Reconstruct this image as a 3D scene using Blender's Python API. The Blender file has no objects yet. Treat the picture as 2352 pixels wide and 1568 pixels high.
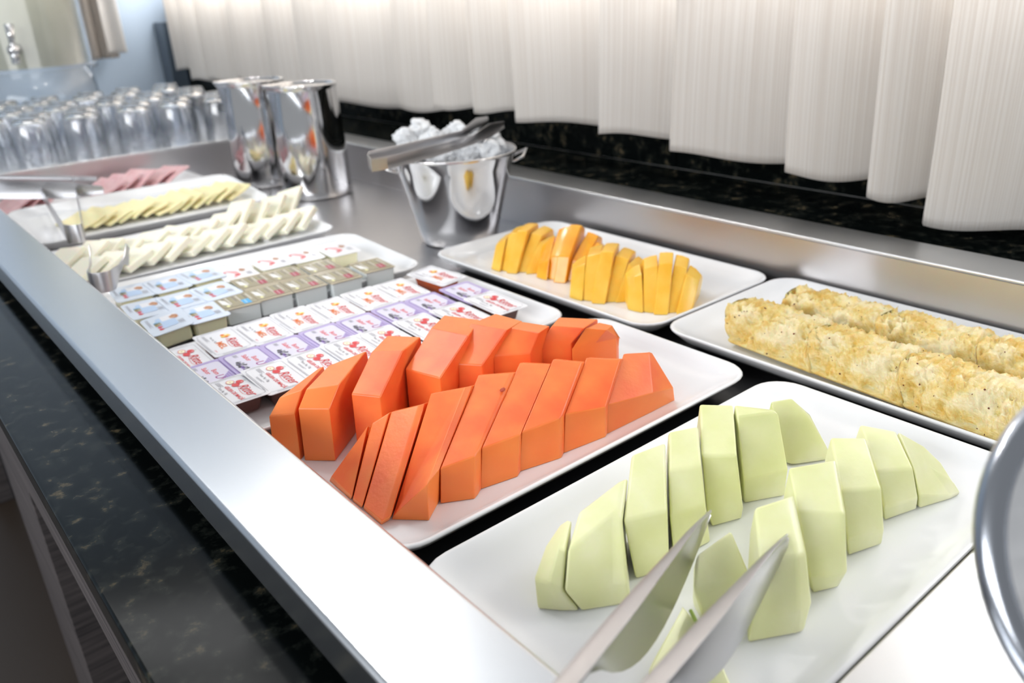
import bpy, bmesh, math, random
from mathutils import Vector, Matrix
from mathutils import noise as mn
C = bpy.context.scene.collection
SC = bpy.context.scene
rad = math.radians

# ------------------------------------------------------------------ camera
CAM = Vector((0, 0, .34)); F = 1876.784; PX, PY = 1176, 784
R = Matrix(((0.76608704, 0.28881237, -0.5741934), (-0.64094389, 0.27659781, -0.71601996), (-0.04797479, 0.91655936, 0.39701052)))
cd = bpy.data.cameras.new('camera'); cam = bpy.data.objects.new('camera', cd); C.objects.link(cam)
cam.matrix_world = Matrix.Translation(CAM) @ R.to_4x4()
cd.sensor_width = 36; cd.lens = F / 2352 * 36; cd.clip_start = .01; cd.clip_end = 50
cd.dof.use_dof = True; cd.dof.focus_distance = .625; cd.dof.aperture_fstop = 6.2
SC.camera = cam
# ------------------------------------------------------------------ light
w = bpy.data.worlds.new('world'); SC.world = w; w.use_nodes = True
bg = w.node_tree.nodes['Background']; bg.inputs[0].default_value = (.93, .965, 1, 1); bg.inputs[1].default_value = .33
def area(name, loc, target, sx, sy, power, col=(1, 1, 1)):
    l = bpy.data.lights.new(name, 'AREA'); l.shape = 'RECTANGLE'; l.size = sx; l.size_y = sy; l.energy = power; l.color = col
    o = bpy.data.objects.new(name, l); C.objects.link(o); o.location = loc
    o.rotation_euler = (Vector(target) - Vector(loc)).to_track_quat('-Z', 'Y').to_euler(); return o
area('overhead_light', (.55, 1.45, 1.65), (.5, 1.25, 0), 1.0, 1.5, 3.4)
area('overhead_light', (.3, 2.5, 1.6), (.5, 2.9, 0), .8, .5, 2.2)  # added fill to lift the dim far wall, no fixture known there
area('room_side_fill', (-1.6, .5, .9), (1.0, 1.2, .1), 2.2, .8, 37, (.96, .98, 1))  # added fill from the room side, brightens the curtain and near faces
area('overhead_light', (.30, 1.55, 1.35), (.45, .5, 0), .10, .10, 3.6, (1, .97, .93))
area('overhead_light', (.75, 1.75, 1.35), (.45, .5, 0), .10, .10, 3.0, (1, .97, .93))
SC.view_settings.view_transform = 'Standard'; SC.view_settings.look = 'None'
SC.view_settings.exposure = .22; SC.view_settings.gamma = 1; SC.view_settings.use_curve_mapping = False

# ------------------------------------------------------------------ pixel -> point on a horizontal / vertical plane
def ray(px, py):
    return R @ Vector((px - PX, -(py - PY), -F)).normalized()
def at(px, py, z=0.0):
    d = ray(px, py); return CAM + d * ((z - CAM.z) / d.z)
def atx(px, py, x):
    d = ray(px, py); return CAM + d * (x / d.x)
def aty(px, py, y):
    d = ray(px, py); return CAM + d * (y / d.y)

# ------------------------------------------------------------------ materials
def mat(name, col=(.8, .8, .8), rough=.5, metal=0, **k):
    m = bpy.data.materials.new(name); m.use_nodes = True; nt = m.node_tree
    b = nt.nodes['Principled BSDF']
    b.inputs['Base Color'].default_value = (*col, 1); b.inputs['Roughness'].default_value = rough; b.inputs['Metallic'].default_value = metal
    for a, v in k.items():
        b.inputs[a.replace('_', ' ')].default_value = v
    return m
def N(m, t, **k):
    n = m.node_tree.nodes.new(t)
    for a, v in k.items(): setattr(n, a, v)
    return n
def bsdf(m): return m.node_tree.nodes['Principled BSDF']
def noise_col(m, stops, scale=8, detail=4, stretch=(1, 1, 1), coord='Object', rough=.5):
    L = m.node_tree.links
    tc = N(m, 'ShaderNodeTexCoord'); mp = N(m, 'ShaderNodeMapping'); mp.inputs['Scale'].default_value = stretch
    no = N(m, 'ShaderNodeTexNoise'); no.inputs['Scale'].default_value = scale; no.inputs['Detail'].default_value = detail; no.inputs['Roughness'].default_value = rough
    cr = N(m, 'ShaderNodeValToRGB'); e = cr.color_ramp.elements
    e[0].position, e[0].color = stops[0][0], (*stops[0][1], 1); e[1].position, e[1].color = stops[-1][0], (*stops[-1][1], 1)
    for p, c in stops[1:-1]:
        x = e.new(p); x.color = (*c, 1)
    L.new(tc.outputs[coord], mp.inputs[0]); L.new(mp.outputs[0], no.inputs[0]); L.new(no.outputs[0], cr.inputs[0]); L.new(cr.outputs[0], bsdf(m).inputs['Base Color'])
    return no
def bump(m, scale, strength, dist=.001, stretch=(1, 1, 1), detail=3, coord='Object'):
    L = m.node_tree.links
    tc = N(m, 'ShaderNodeTexCoord'); mp = N(m, 'ShaderNodeMapping'); mp.inputs['Scale'].default_value = stretch
    no = N(m, 'ShaderNodeTexNoise'); no.inputs['Scale'].default_value = scale; no.inputs['Detail'].default_value = detail
    bp = N(m, 'ShaderNodeBump'); bp.inputs['Strength'].default_value = strength; bp.inputs['Distance'].default_value = dist
    L.new(tc.outputs[coord], mp.inputs[0]); L.new(mp.outputs[0], no.inputs[0]); L.new(no.outputs[0], bp.inputs['Height']); L.new(bp.outputs[0], bsdf(m).inputs['Normal'])

STEEL = mat('brushed_steel', (.74, .76, .78), .3, 1); bump(STEEL, 60, .25, .0004, (1, 30, 1), 3)
RAILM = mat('satin_steel', (.70, .73, .77), .27, 1); bump(RAILM, 300, .08, .0003)
BASIN = mat('basin_steel', (.62, .61, .62), .33, 1); bump(BASIN, 40, .2, .0004, (1, .1, 8))
CHROME = mat('polished_steel', (.72, .72, .73), .07, 1)
TONG = mat('tong_steel', (.52, .52, .54), .28, 1)
PORC = mat('white_porcelain', (.83, .84, .86), .12, 0, Specular_IOR_Level=.4)
GRAN = mat('black_granite', (.01, .012, .011), .12, 0, Specular_IOR_Level=.22)
noise_col(GRAN, [(.50, (.002, .003, .003)), (.60, (.012, .014, .012)), (.68, (.075, .06, .035)), (.78, (.16, .13, .09))], 55, 6, rough=.62)
GRANB = GRAN.copy(); GRANB.name = 'dull_black_granite'; bsdf(GRANB).inputs['Specular IOR Level'].default_value = .06; bsdf(GRANB).inputs['Roughness'].default_value = .25
WOOD = mat('dark_grey_wood', (.06, .05, .05), .5); noise_col(WOOD, [(.3, (.045, .04, .042)), (.7, (.11, .095, .095))], 12, 4, (1, .3, 14))
FLOORM = mat('brown_floor_tile', (.05, .035, .025), .4)
WALLB = mat('blue_grey_paint', (.56, .67, .80), .6); bump(WALLB, 90, .1)
WHITEW = mat('white_paint', (.8, .8, .8), .6)
DAY = mat('window_daylight', (1, 1, 1), 1); bsdf(DAY).inputs['Emission Color'].default_value = (1, 1, 1, 1); bsdf(DAY).inputs['Emission Strength'].default_value = 8
PAP = mat('papaya_flesh', (.9, .19, .045), .38, 0, Subsurface_Weight=.25, Subsurface_Scale=.01); bsdf(PAP).inputs['Subsurface Radius'].default_value = (1, .35, .15)
noise_col(PAP, [(.35, (.86, .13, .03)), (.65, (.95, .25, .055))], 18, 3); bump(PAP, 260, .25, .0006)
PAPO = mat('papaya_outer', (.95, .33, .07), .38, 0, Subsurface_Weight=.25, Subsurface_Scale=.01); bsdf(PAPO).inputs['Subsurface Radius'].default_value = (1, .4, .15)
noise_col(PAPO, [(.35, (.88, .20, .04)), (.65, (.94, .28, .065))], 14, 3); bump(PAPO, 200, .15, .0005)
MEL = mat('melon_flesh', (.82, .86, .5), .35, 0, Subsurface_Weight=.35, Subsurface_Scale=.006); bsdf(MEL).inputs['Subsurface Radius'].default_value = (.8, 1, .5)
noise_col(MEL, [(.3, (.73, .75, .37)), (.5, (.80, .81, .47)), (.7, (.88, .88, .62))], 22, 4); bump(MEL, 220, .2, .0006)
MELG = mat('melon_green', (.62, .76, .34), .35, 0, Subsurface_Weight=.4, Subsurface_Scale=.012)
MAN = mat('mango_flesh', (.95, .62, .1), .3, 0, Subsurface_Weight=.3, Subsurface_Scale=.008)
noise_col(MAN, [(.3, (.86, .46, .035)), (.7, (.90, .60, .11))], 30, 3); bump(MAN, 250, .2, .0005)
MANO = mat('mango_ripe_flesh', (.95, .5, .04), .2, 0, Subsurface_Weight=.3, Subsurface_Scale=.008)
noise_col(MANO, [(.3, (.86, .34, .015)), (.7, (.88, .48, .04))], 30, 3)
PINE = mat('pineapple_flesh', (.86, .68, .34), .35, 0, Subsurface_Weight=.4, Subsurface_Scale=.008)
noise_col(PINE, [(.36, (.66, .42, .08)), (.47, (.74, .58, .22)), (.60, (.82, .72, .44))], 46, 7, (1, .6, 1), rough=.65); bump(PINE, 420, .7, .0018, (1, .35, 1), 4)
EYE = mat('pineapple_speck', (.13, .03, .01), .7)
WCH = mat('white_cheese', (.93, .90, .75), .45, 0, Subsurface_Weight=.3, Subsurface_Scale=.006)
YCH = mat('yellow_cheese', (.90, .82, .48), .42, 0, Subsurface_Weight=.3, Subsurface_Scale=.006)
HAM = mat('cooked_ham', (.70, .36, .38), .4, 0, Subsurface_Weight=.2, Subsurface_Scale=.006); noise_col(HAM, [(.3, (.66, .36, .38)), (.7, (.80, .54, .55))], 60, 4)
def thin_glass(name, tint, ior, f0):
    m = bpy.data.materials.new(name); m.use_nodes = True; nt = m.node_tree; L = nt.links; nt.nodes.remove(nt.nodes['Principled BSDF'])
    t = N(m, 'ShaderNodeBsdfTransparent'); t.inputs[0].default_value = (*tint, 1); gl = N(m, 'ShaderNodeBsdfGlossy'); gl.inputs['Roughness'].default_value = .04
    lw = N(m, 'ShaderNodeLayerWeight'); lw.inputs[0].default_value = ior; mr = N(m, 'ShaderNodeMapRange'); mr.inputs[3].default_value = f0; mr.inputs[4].default_value = .95
    L.new(lw.outputs['Facing'], mr.inputs[0]); mx = N(m, 'ShaderNodeMixShader'); L.new(mr.outputs[0], mx.inputs[0]); L.new(t.outputs[0], mx.inputs[1]); L.new(gl.outputs[0], mx.inputs[2]); L.new(mx.outputs[0], nt.nodes['Material Output'].inputs[0]); return m
GLASS = thin_glass('clear_glass', (.985, .99, 1), .22, .04); ACRY = thin_glass('clear_acrylic', (.97, .98, .99), .12, .03)
SC.cycles.transparent_max_bounces = 48
JUICE = mat('pale_juice', (.92, .90, .70), .3)
ICE = mat('ice', (.93, .95, .98), .2, 0, IOR=1.31, Transmission_Weight=.25); bump(ICE, 60, .6, .003)
def cloth(name, col):
    m = mat(name, col, .85); nt = m.node_tree; L = nt.links; b = bsdf(m)
    tc = N(m, 'ShaderNodeTexCoord'); mp = N(m, 'ShaderNodeMapping'); mp.inputs['Scale'].default_value = (420, 1.2, 1)
    no = N(m, 'ShaderNodeTexNoise'); no.inputs['Scale'].default_value = 1; no.inputs['Detail'].default_value = 3
    L.new(tc.outputs['UV'], mp.inputs[0]); L.new(mp.outputs[0], no.inputs[0])
    cr = N(m, 'ShaderNodeValToRGB'); e = cr.color_ramp.elements
    e[0].position = .36; e[0].color = (col[0] * .90, col[1] * .88, col[2] * .86, 1); e[1].position = .62; e[1].color = (*col, 1)
    L.new(no.outputs[0], cr.inputs[0]); L.new(cr.outputs[0], b.inputs['Base Color'])
    n2 = N(m, 'ShaderNodeTexNoise'); n2.inputs['Scale'].default_value = 900; n2.inputs['Detail'].default_value = 2; L.new(tc.outputs['Object'], n2.inputs[0])
    ad = N(m, 'ShaderNodeMath', operation='ADD'); L.new(no.outputs[0], ad.inputs[0]); L.new(n2.outputs[0], ad.inputs[1])
    bp = N(m, 'ShaderNodeBump'); bp.inputs['Strength'].default_value = .5; bp.inputs['Distance'].default_value = .0008
    L.new(ad.outputs[0], bp.inputs['Height']); L.new(bp.outputs[0], b.inputs['Normal'])
    tr = N(m, 'ShaderNodeBsdfTranslucent'); L.new(cr.outputs[0], tr.inputs[0]); mx = N(m, 'ShaderNodeMixShader'); mx.inputs[0].default_value = .45
    out = nt.nodes['Material Output']; L.new(b.outputs[0], mx.inputs[1]); L.new(tr.outputs[0], mx.inputs[2]); L.new(mx.outputs[0], out.inputs[0]); return m
CLOTH = cloth('cream_ribbed_cloth', (.84, .815, .785)); CLOTH2 = cloth('beige_cloth', (.66, .60, .54))
LIDW = mat('white_foil', (.88, .89, .93), .28); LIDP = mat('lilac_foil', (.52, .44, .74), .28)
LIDB = mat('pale_blue_foil', (.72, .80, .92), .3); LIDO = mat('olive_foil', (.40, .35, .24), .25)
CUPY = mat('butter_cup', (.92, .87, .60), .35, 0, Subsurface_Weight=.2, Subsurface_Scale=.004); CUPW = mat('white_cup', (.86, .90, .90), .35)
CUPA = mat('amber_cup', (.55, .10, .02), .15, 0, Transmission_Weight=.5); CUPG = mat('dark_grape_cup', (.05, .01, .03), .15); CUPR = mat('brown_jelly_cup', (.12, .04, .03), .12, 0, Transmission_Weight=.3)
def ink(n, c): return mat(n, c, .4)
RED = ink('red_ink', (.72, .04, .05)); ORA = ink('orange_ink', (.90, .22, .03)); DK = ink('dark_ink', (.06, .06, .08)); GRY = ink('grey_ink', (.30, .30, .34)); PUR = ink('purple_ink', (.20, .09, .42))
MAG = ink('magenta_ink', (.34, .02, .22)); YEL = ink('yellow_ink', (.95, .62, .10)); GRN = ink('green_ink', (.10, .42, .06)); CRM = ink('cream_ink', (.93, .88, .66)); LIL = ink('pale_lilac_ink', (.74, .72, .86))
BRN = ink('bread_brown_ink', (.52, .24, .12)); BLU = ink('sky_blue_ink', (.05, .42, .80)); PBL = ink('pale_sky_ink', (.52, .68, .92)); OLV = ink('olive_ink', (.35, .33, .12)); WHI = ink('white_ink', (.88, .88, .86)); WINE = ink('wine_ink', (.38, .01, .06)); PINK = ink('pink_ink', (.88, .40, .42)); BEI = ink('beige_ink', (.34, .30, .20))

# ------------------------------------------------------------------ mesh helpers
def link_mesh(name, me, m, parent=None, smooth=False, loc=None):
    o = bpy.data.objects.new(name, me); C.objects.link(o)
    if m is not None:
        for x in (m if isinstance(m, (list, tuple)) else [m]): me.materials.append(x)
    if smooth:
        for p in me.polygons: p.use_smooth = True
    if parent: o.parent = parent
    if loc: o.location = loc
    return o
def obj(name, bm, m, parent=None, smooth=False, loc=None):
    me = bpy.data.meshes.new(name); bmesh.ops.recalc_face_normals(bm, faces=bm.faces); bm.to_mesh(me); bm.free()
    return link_mesh(name, me, m, parent, smooth, loc)
def tag(o, label, cat, group=None):
    o['label'] = label; o['category'] = cat
    if group: o['group'] = group
    return o
def thing(name, label, cat, loc=(0, 0, 0), rz=0, group=None):
    o = bpy.data.objects.new(name, None); C.objects.link(o); o.location = loc; o.rotation_euler = (0, 0, rz); o.empty_display_size = .02
    return tag(o, label, cat, group)
def struct(o): o['kind'] = 'structure'; return o
def bx(bm, x0, x1, y0, y1, z0, z1, mi=0):
    v = [bm.verts.new(p) for p in ((x0, y0, z0), (x1, y0, z0), (x1, y1, z0), (x0, y1, z0), (x0, y0, z1), (x1, y0, z1), (x1, y1, z1), (x0, y1, z1))]
    for f in ((0, 3, 2, 1), (4, 5, 6, 7), (0, 1, 5, 4), (1, 2, 6, 5), (2, 3, 7, 6), (3, 0, 4, 7)):
        bm.faces.new([v[i] for i in f]).material_index = mi
def box(name, dims, m, parent=None, bev=0):
    bm = bmesh.new(); bx(bm, *dims); o = obj(name, bm, m, parent)
    if bev: bevel(o, bev)
    return o
def bevel(o, wd, seg=2, ang=30):
    b = o.modifiers.new('bevel', 'BEVEL'); b.width = wd; b.segments = seg; b.limit_method = 'ANGLE'; b.angle_limit = rad(ang)
    for p in o.data.polygons: p.use_smooth = True
    n = o.modifiers.new('wn', 'WEIGHTED_NORMAL'); n.keep_sharp = True
def subd(o, lv=1):
    s = o.modifiers.new('subd', 'SUBSURF'); s.levels = lv; s.render_levels = lv
def rings(bm, loops, cap0=True, cap1=True, closed=True):
    vs = [[bm.verts.new(p) for p in L] for L in loops]; n = len(vs[0])
    for a, b in zip(vs, vs[1:]):
        for i in range(n if closed else n - 1):
            j = (i + 1) % n; bm.faces.new((a[i], a[j], b[j], b[i]))
    if cap0: bm.faces.new(vs[0][::-1])
    if cap1: bm.faces.new(vs[-1])
    return vs
def lathe(bm, prof, n=40, c=(0, 0), cap0=False, cap1=False):
    rings(bm, [[(c[0] + r * math.cos(2 * math.pi * i / n), c[1] + r * math.sin(2 * math.pi * i / n), z) for i in range(n)] for r, z in prof], cap0, cap1)
def rrect(hx, hy, r, z, k=6):
    out = []
    for cx, cy, a0 in ((hx - r, hy - r, 0), (-(hx - r), hy - r, 90), (-(hx - r), -(hy - r), 180), (hx - r, -(hy - r), 270)):
        for i in range(k + 1):
            a = rad(a0 + 90 * i / k); out.append((cx + r * math.cos(a), cy + r * math.sin(a), z))
    return out
def tube(bm, pts, r, n=8):
    pts = [Vector(p) for p in pts]; loops = []
    for i, p in enumerate(pts):
        t = (pts[min(i + 1, len(pts) - 1)] - pts[max(i - 1, 0)]).normalized()
        u = t.cross(Vector((0, 0, 1)) if abs(t.z) < .9 else Vector((1, 0, 0))).normalized(); v = t.cross(u)
        rr = r[i] if isinstance(r, (list, tuple)) else r
        loops.append([p + (u * math.cos(2 * math.pi * j / n) + v * math.sin(2 * math.pi * j / n)) * rr for j in range(n)])
    rings(bm, loops)

# ------------------------------------------------------------------ the setting
struct(box('floor', (-2.5, 2.2, -1.5, 4.5, -.95, -.90), FLOORM))
wb = bpy.data.objects.new('wall_back', None); C.objects.link(wb); struct(wb)
for k in range(6):
    box('granite_panel', (1.10, 1.14, -.3 + .6 * k + .001, .3 + .6 * k - .001, .045, .335), GRANB, wb)
box('painted_wall', (1.14, 1.20, -.9, 3.4, -.90, 1.9), WHITEW, wb)
box('window_sill', (1.085, 1.14, -.6, 3.18, .336, .350), WHITEW, wb)
wf = bpy.data.objects.new('wall_far', None); C.objects.link(wf); struct(wf)
box('painted_wall', (-2.5, 1.14, 3.30, 3.36, -.90, 1.9), WALLB, wf)
win = bpy.data.objects.new('window_1', None); C.objects.link(win); struct(win)
for k in range(3):
    y0 = -.5 + 1.22 * k
    box('window_pane', (1.128, 1.134, y0 + .03, y0 + 1.19, .36, .66), DAY, win)
    box('window_frame', (1.115, 1.139, y0 - .03, y0 + .03, .35, .70), WHITEW, win)
# small dark corner trim at the far end of the granite
struct(box('trim_1', (1.045, 1.10, 3.20, 3.30, .045, .285), mat('slate_trim', (.09, .12, .16), .3)))

# ------------------------------------------------------------------ counter, well
g = thing('granite_countertop', 'speckled black granite counter surrounding the sunken steel buffet well', 'countertop')
def gr(name, d): box(name, d, GRANB if name == 'back_slab' else GRAN, g, .0025)
gr('front_slab', (.051, .168, -.55, 3.28, -.028, -.002)); gr('back_slab', (.928, 1.10, -.55, 3.28, .016, .044))
gr('near_slab', (.168, .928, -.55, -.05, .012, .038))
cab = thing('buffet_cabinet', 'dark grey wooden cabinet under the black granite counter', 'cabinet', (.5, 1, -.9))
def cb(name, d, m=WOOD): o = box(name, d, m, cab, .001); o.location = (-.5, -1, .9)
cb('apron', (.062, .085, -.5, 3.26, -.15, -.029)); cb('leg', (.066, .12, 1.02, 1.30, -.90, -.151)); cb('leg', (.066, .12, 2.4, 2.68, -.90, -.151))
cb('back_panel', (.42, .44, -.5, 3.26, -.90, -.029), mat('cabinet_recess', (.012, .01, .01), .8)); cb('top_panel', (.086, 1.08, -.5, 3.26, -.06, -.0285))

well = thing('buffet_well', 'long stainless steel sunken buffet well with a broad flat rail', 'buffet counter', (.5, 1, -.026))
def wl(name, bm, m, bev=0):
    o = obj(name, bm, m, well); o.location = (-.5, -1, .026)
    if bev: bevel(o, bev, 3)
    return o
bm = bmesh.new(); bx(bm, .124, .1895, -.5, 3.2, .018, .050); wl('front_rail', bm, RAILM, .004)
bm = bmesh.new(); bx(bm, .150, .180, -.5, 3.2, -.0015, .0178); wl('rail_gap_strip', bm, mat('shadow_strip', (.01, .01, .012), .3))  # near-black colour stands in for shade in the gap under the rail
bm = bmesh.new()
for d in ((.19, .87, .90, 1.92, -.030, -.026), (.1885, .1915, .125, 1.92, -.026, .030), (.8655, .8685, .125, 1.92, -.026, .046), (.19, .868, 1.905, 1.908, -.026, .046), (.19, .868, .1225, .1255, -.026, .046)): bx(bm, *d)
wl('basin', bm, BASIN)
bm = bmesh.new(); bx(bm, .19, .866, .125, .8995, -.030, -.026); wl('near_floor', bm, mat('black_floor', (.006, .006, .007), .35))  # black sheet added so the gaps between the near plates read black
bm = bmesh.new(); bx(bm, .866, .930, .08, 1.97, .046, .050); wl('back_flange', bm, STEEL, .0015)
bm = bmesh.new(); bx(bm, .19, .866, -.05, .1255, .046, .050); wl('near_deck', bm, STEEL, .0015)
bm = bmesh.new(); bx(bm, .19, .930, 1.9045, 1.925, .044, .050); wl('far_lip', bm, STEEL, .0015)
bm = bmesh.new(); bx(bm, .19, .930, 1.925, 3.18, .036, .040); wl('far_deck', bm, STEEL)

# ------------------------------------------------------------------ plates
def plate_bm(L, W, r=.03):
    bm = bmesh.new(); hx, hy = L / 2, W / 2
    prof = ((-.040, -.0258), (-.030, -.0258), (-.012, -.014), (-.0015, -.0035), (0, -.0012), (-.0012, 0), (-.004, -.0006), (-.012, -.007), (-.022, -.0112), (-.034, -.012))
    loops = [rrect(hx + d, hy + d, max(r + d * .55, .006), z, 6) for d, z in prof]
    rings(bm, loops); return bm
def plate(label, cx, cy, L, W, rz=0, group=None, z=0, tilt=0):
    o = obj('serving_plate', plate_bm(L, W), PORC, None, True); o.location = (cx, cy, z); o.rotation_euler = (tilt, 0, rz)
    return tag(o, label, 'plate', group)
plate('white rectangular plate holding orange papaya slices', .4065, .4995, .401, .211)
plate('white rectangular plate holding pale green melon slices, nearest the steel rail corner', .4085, .263, .405, .230)
plate('white rectangular plate holding four cut mango halves', .7325, .739, .41, .235, rad(90))
plate('white rectangular plate holding two rows of pineapple', .7425, .330, .40, .232, rad(90))
plate('white plate under rows of jam and honey sachets', .3935, .746, .392, .246)
plate('white plate under butter portions and olive foil tubs', .392, 1.030, .392, .235, rad(-3.5))
plate('white plate under white cheese slices', .397, 1.285, .395, .235)
plate('white plate of yellow cheese, tilted on the plate behind it', .405, 1.545, .40, .225, 0, None, .0145, rad(4.5))
plate('white plate of pink ham against the far wall of the well', .400, 1.775, .405, .235)

# ------------------------------------------------------------------ cut fruit from profiles
def cut_piece(name, profiles, m, label, group, bev=.0018, cat='fruit', away=(.5, .8), back=.014, zf=-.0118, outer=()):
    """profiles: list of [(point), ...] lists from the near foot upward; closed down behind."""
    bm = bmesh.new(); loops = []
    for pr in profiles:
        pts = [Vector(p) for p in pr]; last = pts[-1]
        a = Vector((away[0], away[1], 0)).normalized()
        pts.append(Vector((last.x + a.x * back, last.y + a.y * back, max(last.z * .55, zf + .006)))); pts.append(Vector((last.x + a.x * back * .7, last.y + a.y * back * .7, zf)))
        loops.append(pts)
    vs = rings(bm, loops)
    bmesh.ops.recalc_face_normals(bm, faces=bm.faces)
    bm.faces.ensure_lookup_table()
    nl_ = len(loops[0])
    for k_, f in enumerate(bm.faces):
        f.material_index = 1 if (k_ < nl_ * (len(loops) - 1) and k_ % nl_ in outer) else 0
    cen = sum((v.co for v in bm.verts), Vector()) / len(bm.verts); base = Vector((cen.x, cen.y, zf))
    bmesh.ops.translate(bm, verts=bm.verts, vec=-base)
    bmesh.ops.triangulate(bm, faces=[f for f in bm.faces if len(f.verts) > 4])
    o = obj(name, bm, m); o.location = base; bevel(o, bev, 3, 22)
    return tag(o, label, cat, group)
c1 = lambda x, y, z: at(560 + x / 2.352, 700 + y / 2.352, z)
c2 = lambda x, y, z: at(1000 + x / 1.7396, 850 + y / 1.7396, z)
FZ = -.0118
def foot(p): return Vector((p.x, p.y, FZ))
# front row: (profiles as near foot, near edge, ridge)
G1 = 'papaya slices in the front row'; G2 = 'papaya slices in the back row'
def fr(a, b, c, d=None):
    A, B, Cc = c1(a[0], a[1], FZ), c1(*b), c1(*c)
    u = (Cc - B); u.z = 0; u.normalize()
    out = [A, B, Cc, Cc + u * .010 + Vector((0, 0, -.004))]
    return out
PF = [
 ('small pointed papaya slice at the left end of the front row', [fr((458, 950), (470, 925, -.006), (640, 690, .020)), fr((580, 1055), (584, 1040, -.006), (668, 655, .024))]),
 ('narrow dark orange papaya slice, second from the left in the front row', [fr((585, 1060), (590, 1045, -.006), (690, 640, .026)), fr((638, 1100), (642, 1085, -.006), (788, 580, .030))]),
 ('papaya slice with a darker right edge, third from left in the front row', [fr((644, 1104), (648, 1088, -.006), (795, 578, .031)), fr((742, 1190), (748, 1170, -.006), (945, 542, .034)), fr((788, 1162), (796, 1140, -.004), (980, 530, .033))]),
 ('papaya slice with a triangular front facet in the front row', [fr((800, 1160), (806, 1140, -.008), (1010, 480, .038)), fr((1000, 1165), (990, 970, .020), (1195, 446, .040)), fr((1054, 1065), (1056, 890, .019), (1234, 436, .040))]),
 ('papaya slice with a small dark hole in its top, middle of the front row', [fr((1060, 1075), (1060, 885, .020), (1265, 380, .040)), fr((1245, 1050), (1250, 815, .020), (1440, 366, .041)), fr((1270, 1020), (1278, 780, .020), (1465, 365, .040))]),
 ('reddish papaya slice just right of the one with the hole, front row', [fr((1276, 1000), (1284, 775, .020), (1490, 312, .042)), fr((1480, 930), (1492, 700, .021), (1655, 320, .042))]),
 ('broad papaya slice, third from the right in the front row', [fr((1485, 905), (1500, 690, .021), (1670, 293, .043)), fr((1700, 835), (1708, 612, .022), (1820, 308, .043)), fr((1716, 828), (1726, 600, .021), (1835, 310, .042))]),
 ('papaya slice second from the right in the front row', [fr((1726, 805), (1734, 590, .021), (1850, 285, .042)), fr((1955, 715), (1956, 550, .020), (2035, 293, .042))]),
 ('short papaya end slice at the right end of the front row', [fr((1962, 700), (1964, 540, .018), (2050, 265, .040)), fr((2200, 582), (2210, 475, .014), (2190, 259, .036)), fr((2330, 515), (2322, 447, .006), (2206, 258, .034))]),
]
for lab, pr in PF:
    cut_piece('papaya_slice', pr, [PAP, PAPO], lab, G1, .0012, away=(.6, .6), back=.012, outer=(0,))
hole = [o for o in C.objects if o.get('label', '').startswith('papaya slice with a small dark hole')][0]
bm = bmesh.new(); bmesh.ops.create_icosphere(bm, subdivisions=2, radius=.0026, matrix=Matrix.Rotation(rad(35), 4, 'Z') @ Matrix.Diagonal((1.5, .8, .3, 1))); pt = c1(1398, 458, .0372) - hole.location
bmesh.ops.translate(bm, verts=bm.verts, vec=pt); obj('pit', bm, mat('dark_papaya', (.42, .04, .01), .5), hole, True)
def br(b, c, d, e=None):
    B, Cc, D = c1(*b), c1(*c), c1(*d)
    v = Vector((B.x, B.y, FZ)) + Vector((-.004, -.005, 0))
    return [v, B, Cc, D]
PB = [
 ('dark curved papaya slice at the left end of the back row', [br((135, 600, .030), (190, 500, .038), (400, 345, .040)), br((275, 585, .030), (318, 455, .042), (432, 328, .042))]),
 ('large papaya slice, second from the left in the back row', [br((292, 560, .034), (335, 455, .045), (460, 325, .048)), br((462, 560, .034), (515, 430, .045), (664, 246, .048))]),
 ('papaya slice with a pale top facet, third from left in the back row', [br((580, 480, .038), (690, 252, .056), (775, 165, .052)), br((738, 497, .038), (860, 246, .056), (955, 172, .052))]),
 ('widest papaya slice, fourth from the left in the back row', [br((872, 345, .040), (1010, 125, .058), (1082, 55, .054)), br((1060, 395, .040), (1214, 166, .058), (1275, 80, .054))]),
 ('papaya slice fifth from the left in the back row', [br((1110, 315, .040), (1225, 100, .058), (1360, 46, .054)), br((1288, 325, .040), (1420, 135, .058), (1505, 86, .054))]),
 ('papaya slice third from the right in the back row', [br((1345, 275, .040), (1430, 120, .056), (1470, 85, .054)), br((1550, 262, .040), (1595, 150, .056), (1652, 112, .053))]),
 ('pale orange papaya slice, second from the right in the back row', [br((1590, 215, .038), (1665, 112, .054), (1705, 66, .050)), br((1770, 210, .038), (1838, 125, .053), (1915, 76, .050))]),
 ('light orange papaya end slice at the right end of the back row', [br((1772, 240, .036), (1846, 126, .050), (1920, 95, .048)), br((1900, 205, .034), (1960, 135, .047), (1990, 110, .045)), br((2012, 182, .030), (2022, 172, .031), (2030, 178, .030))]),
]
for lab, pr in PB:
    cut_piece('papaya_slice', pr, [PAP, PAPO], lab, G2, .0012, away=(.6, .7), back=.006, outer=(0, 1, 2, 3) if 'end slice' in lab or ('left end' in lab or 'second from the left' in lab) else (2, 3))

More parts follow.
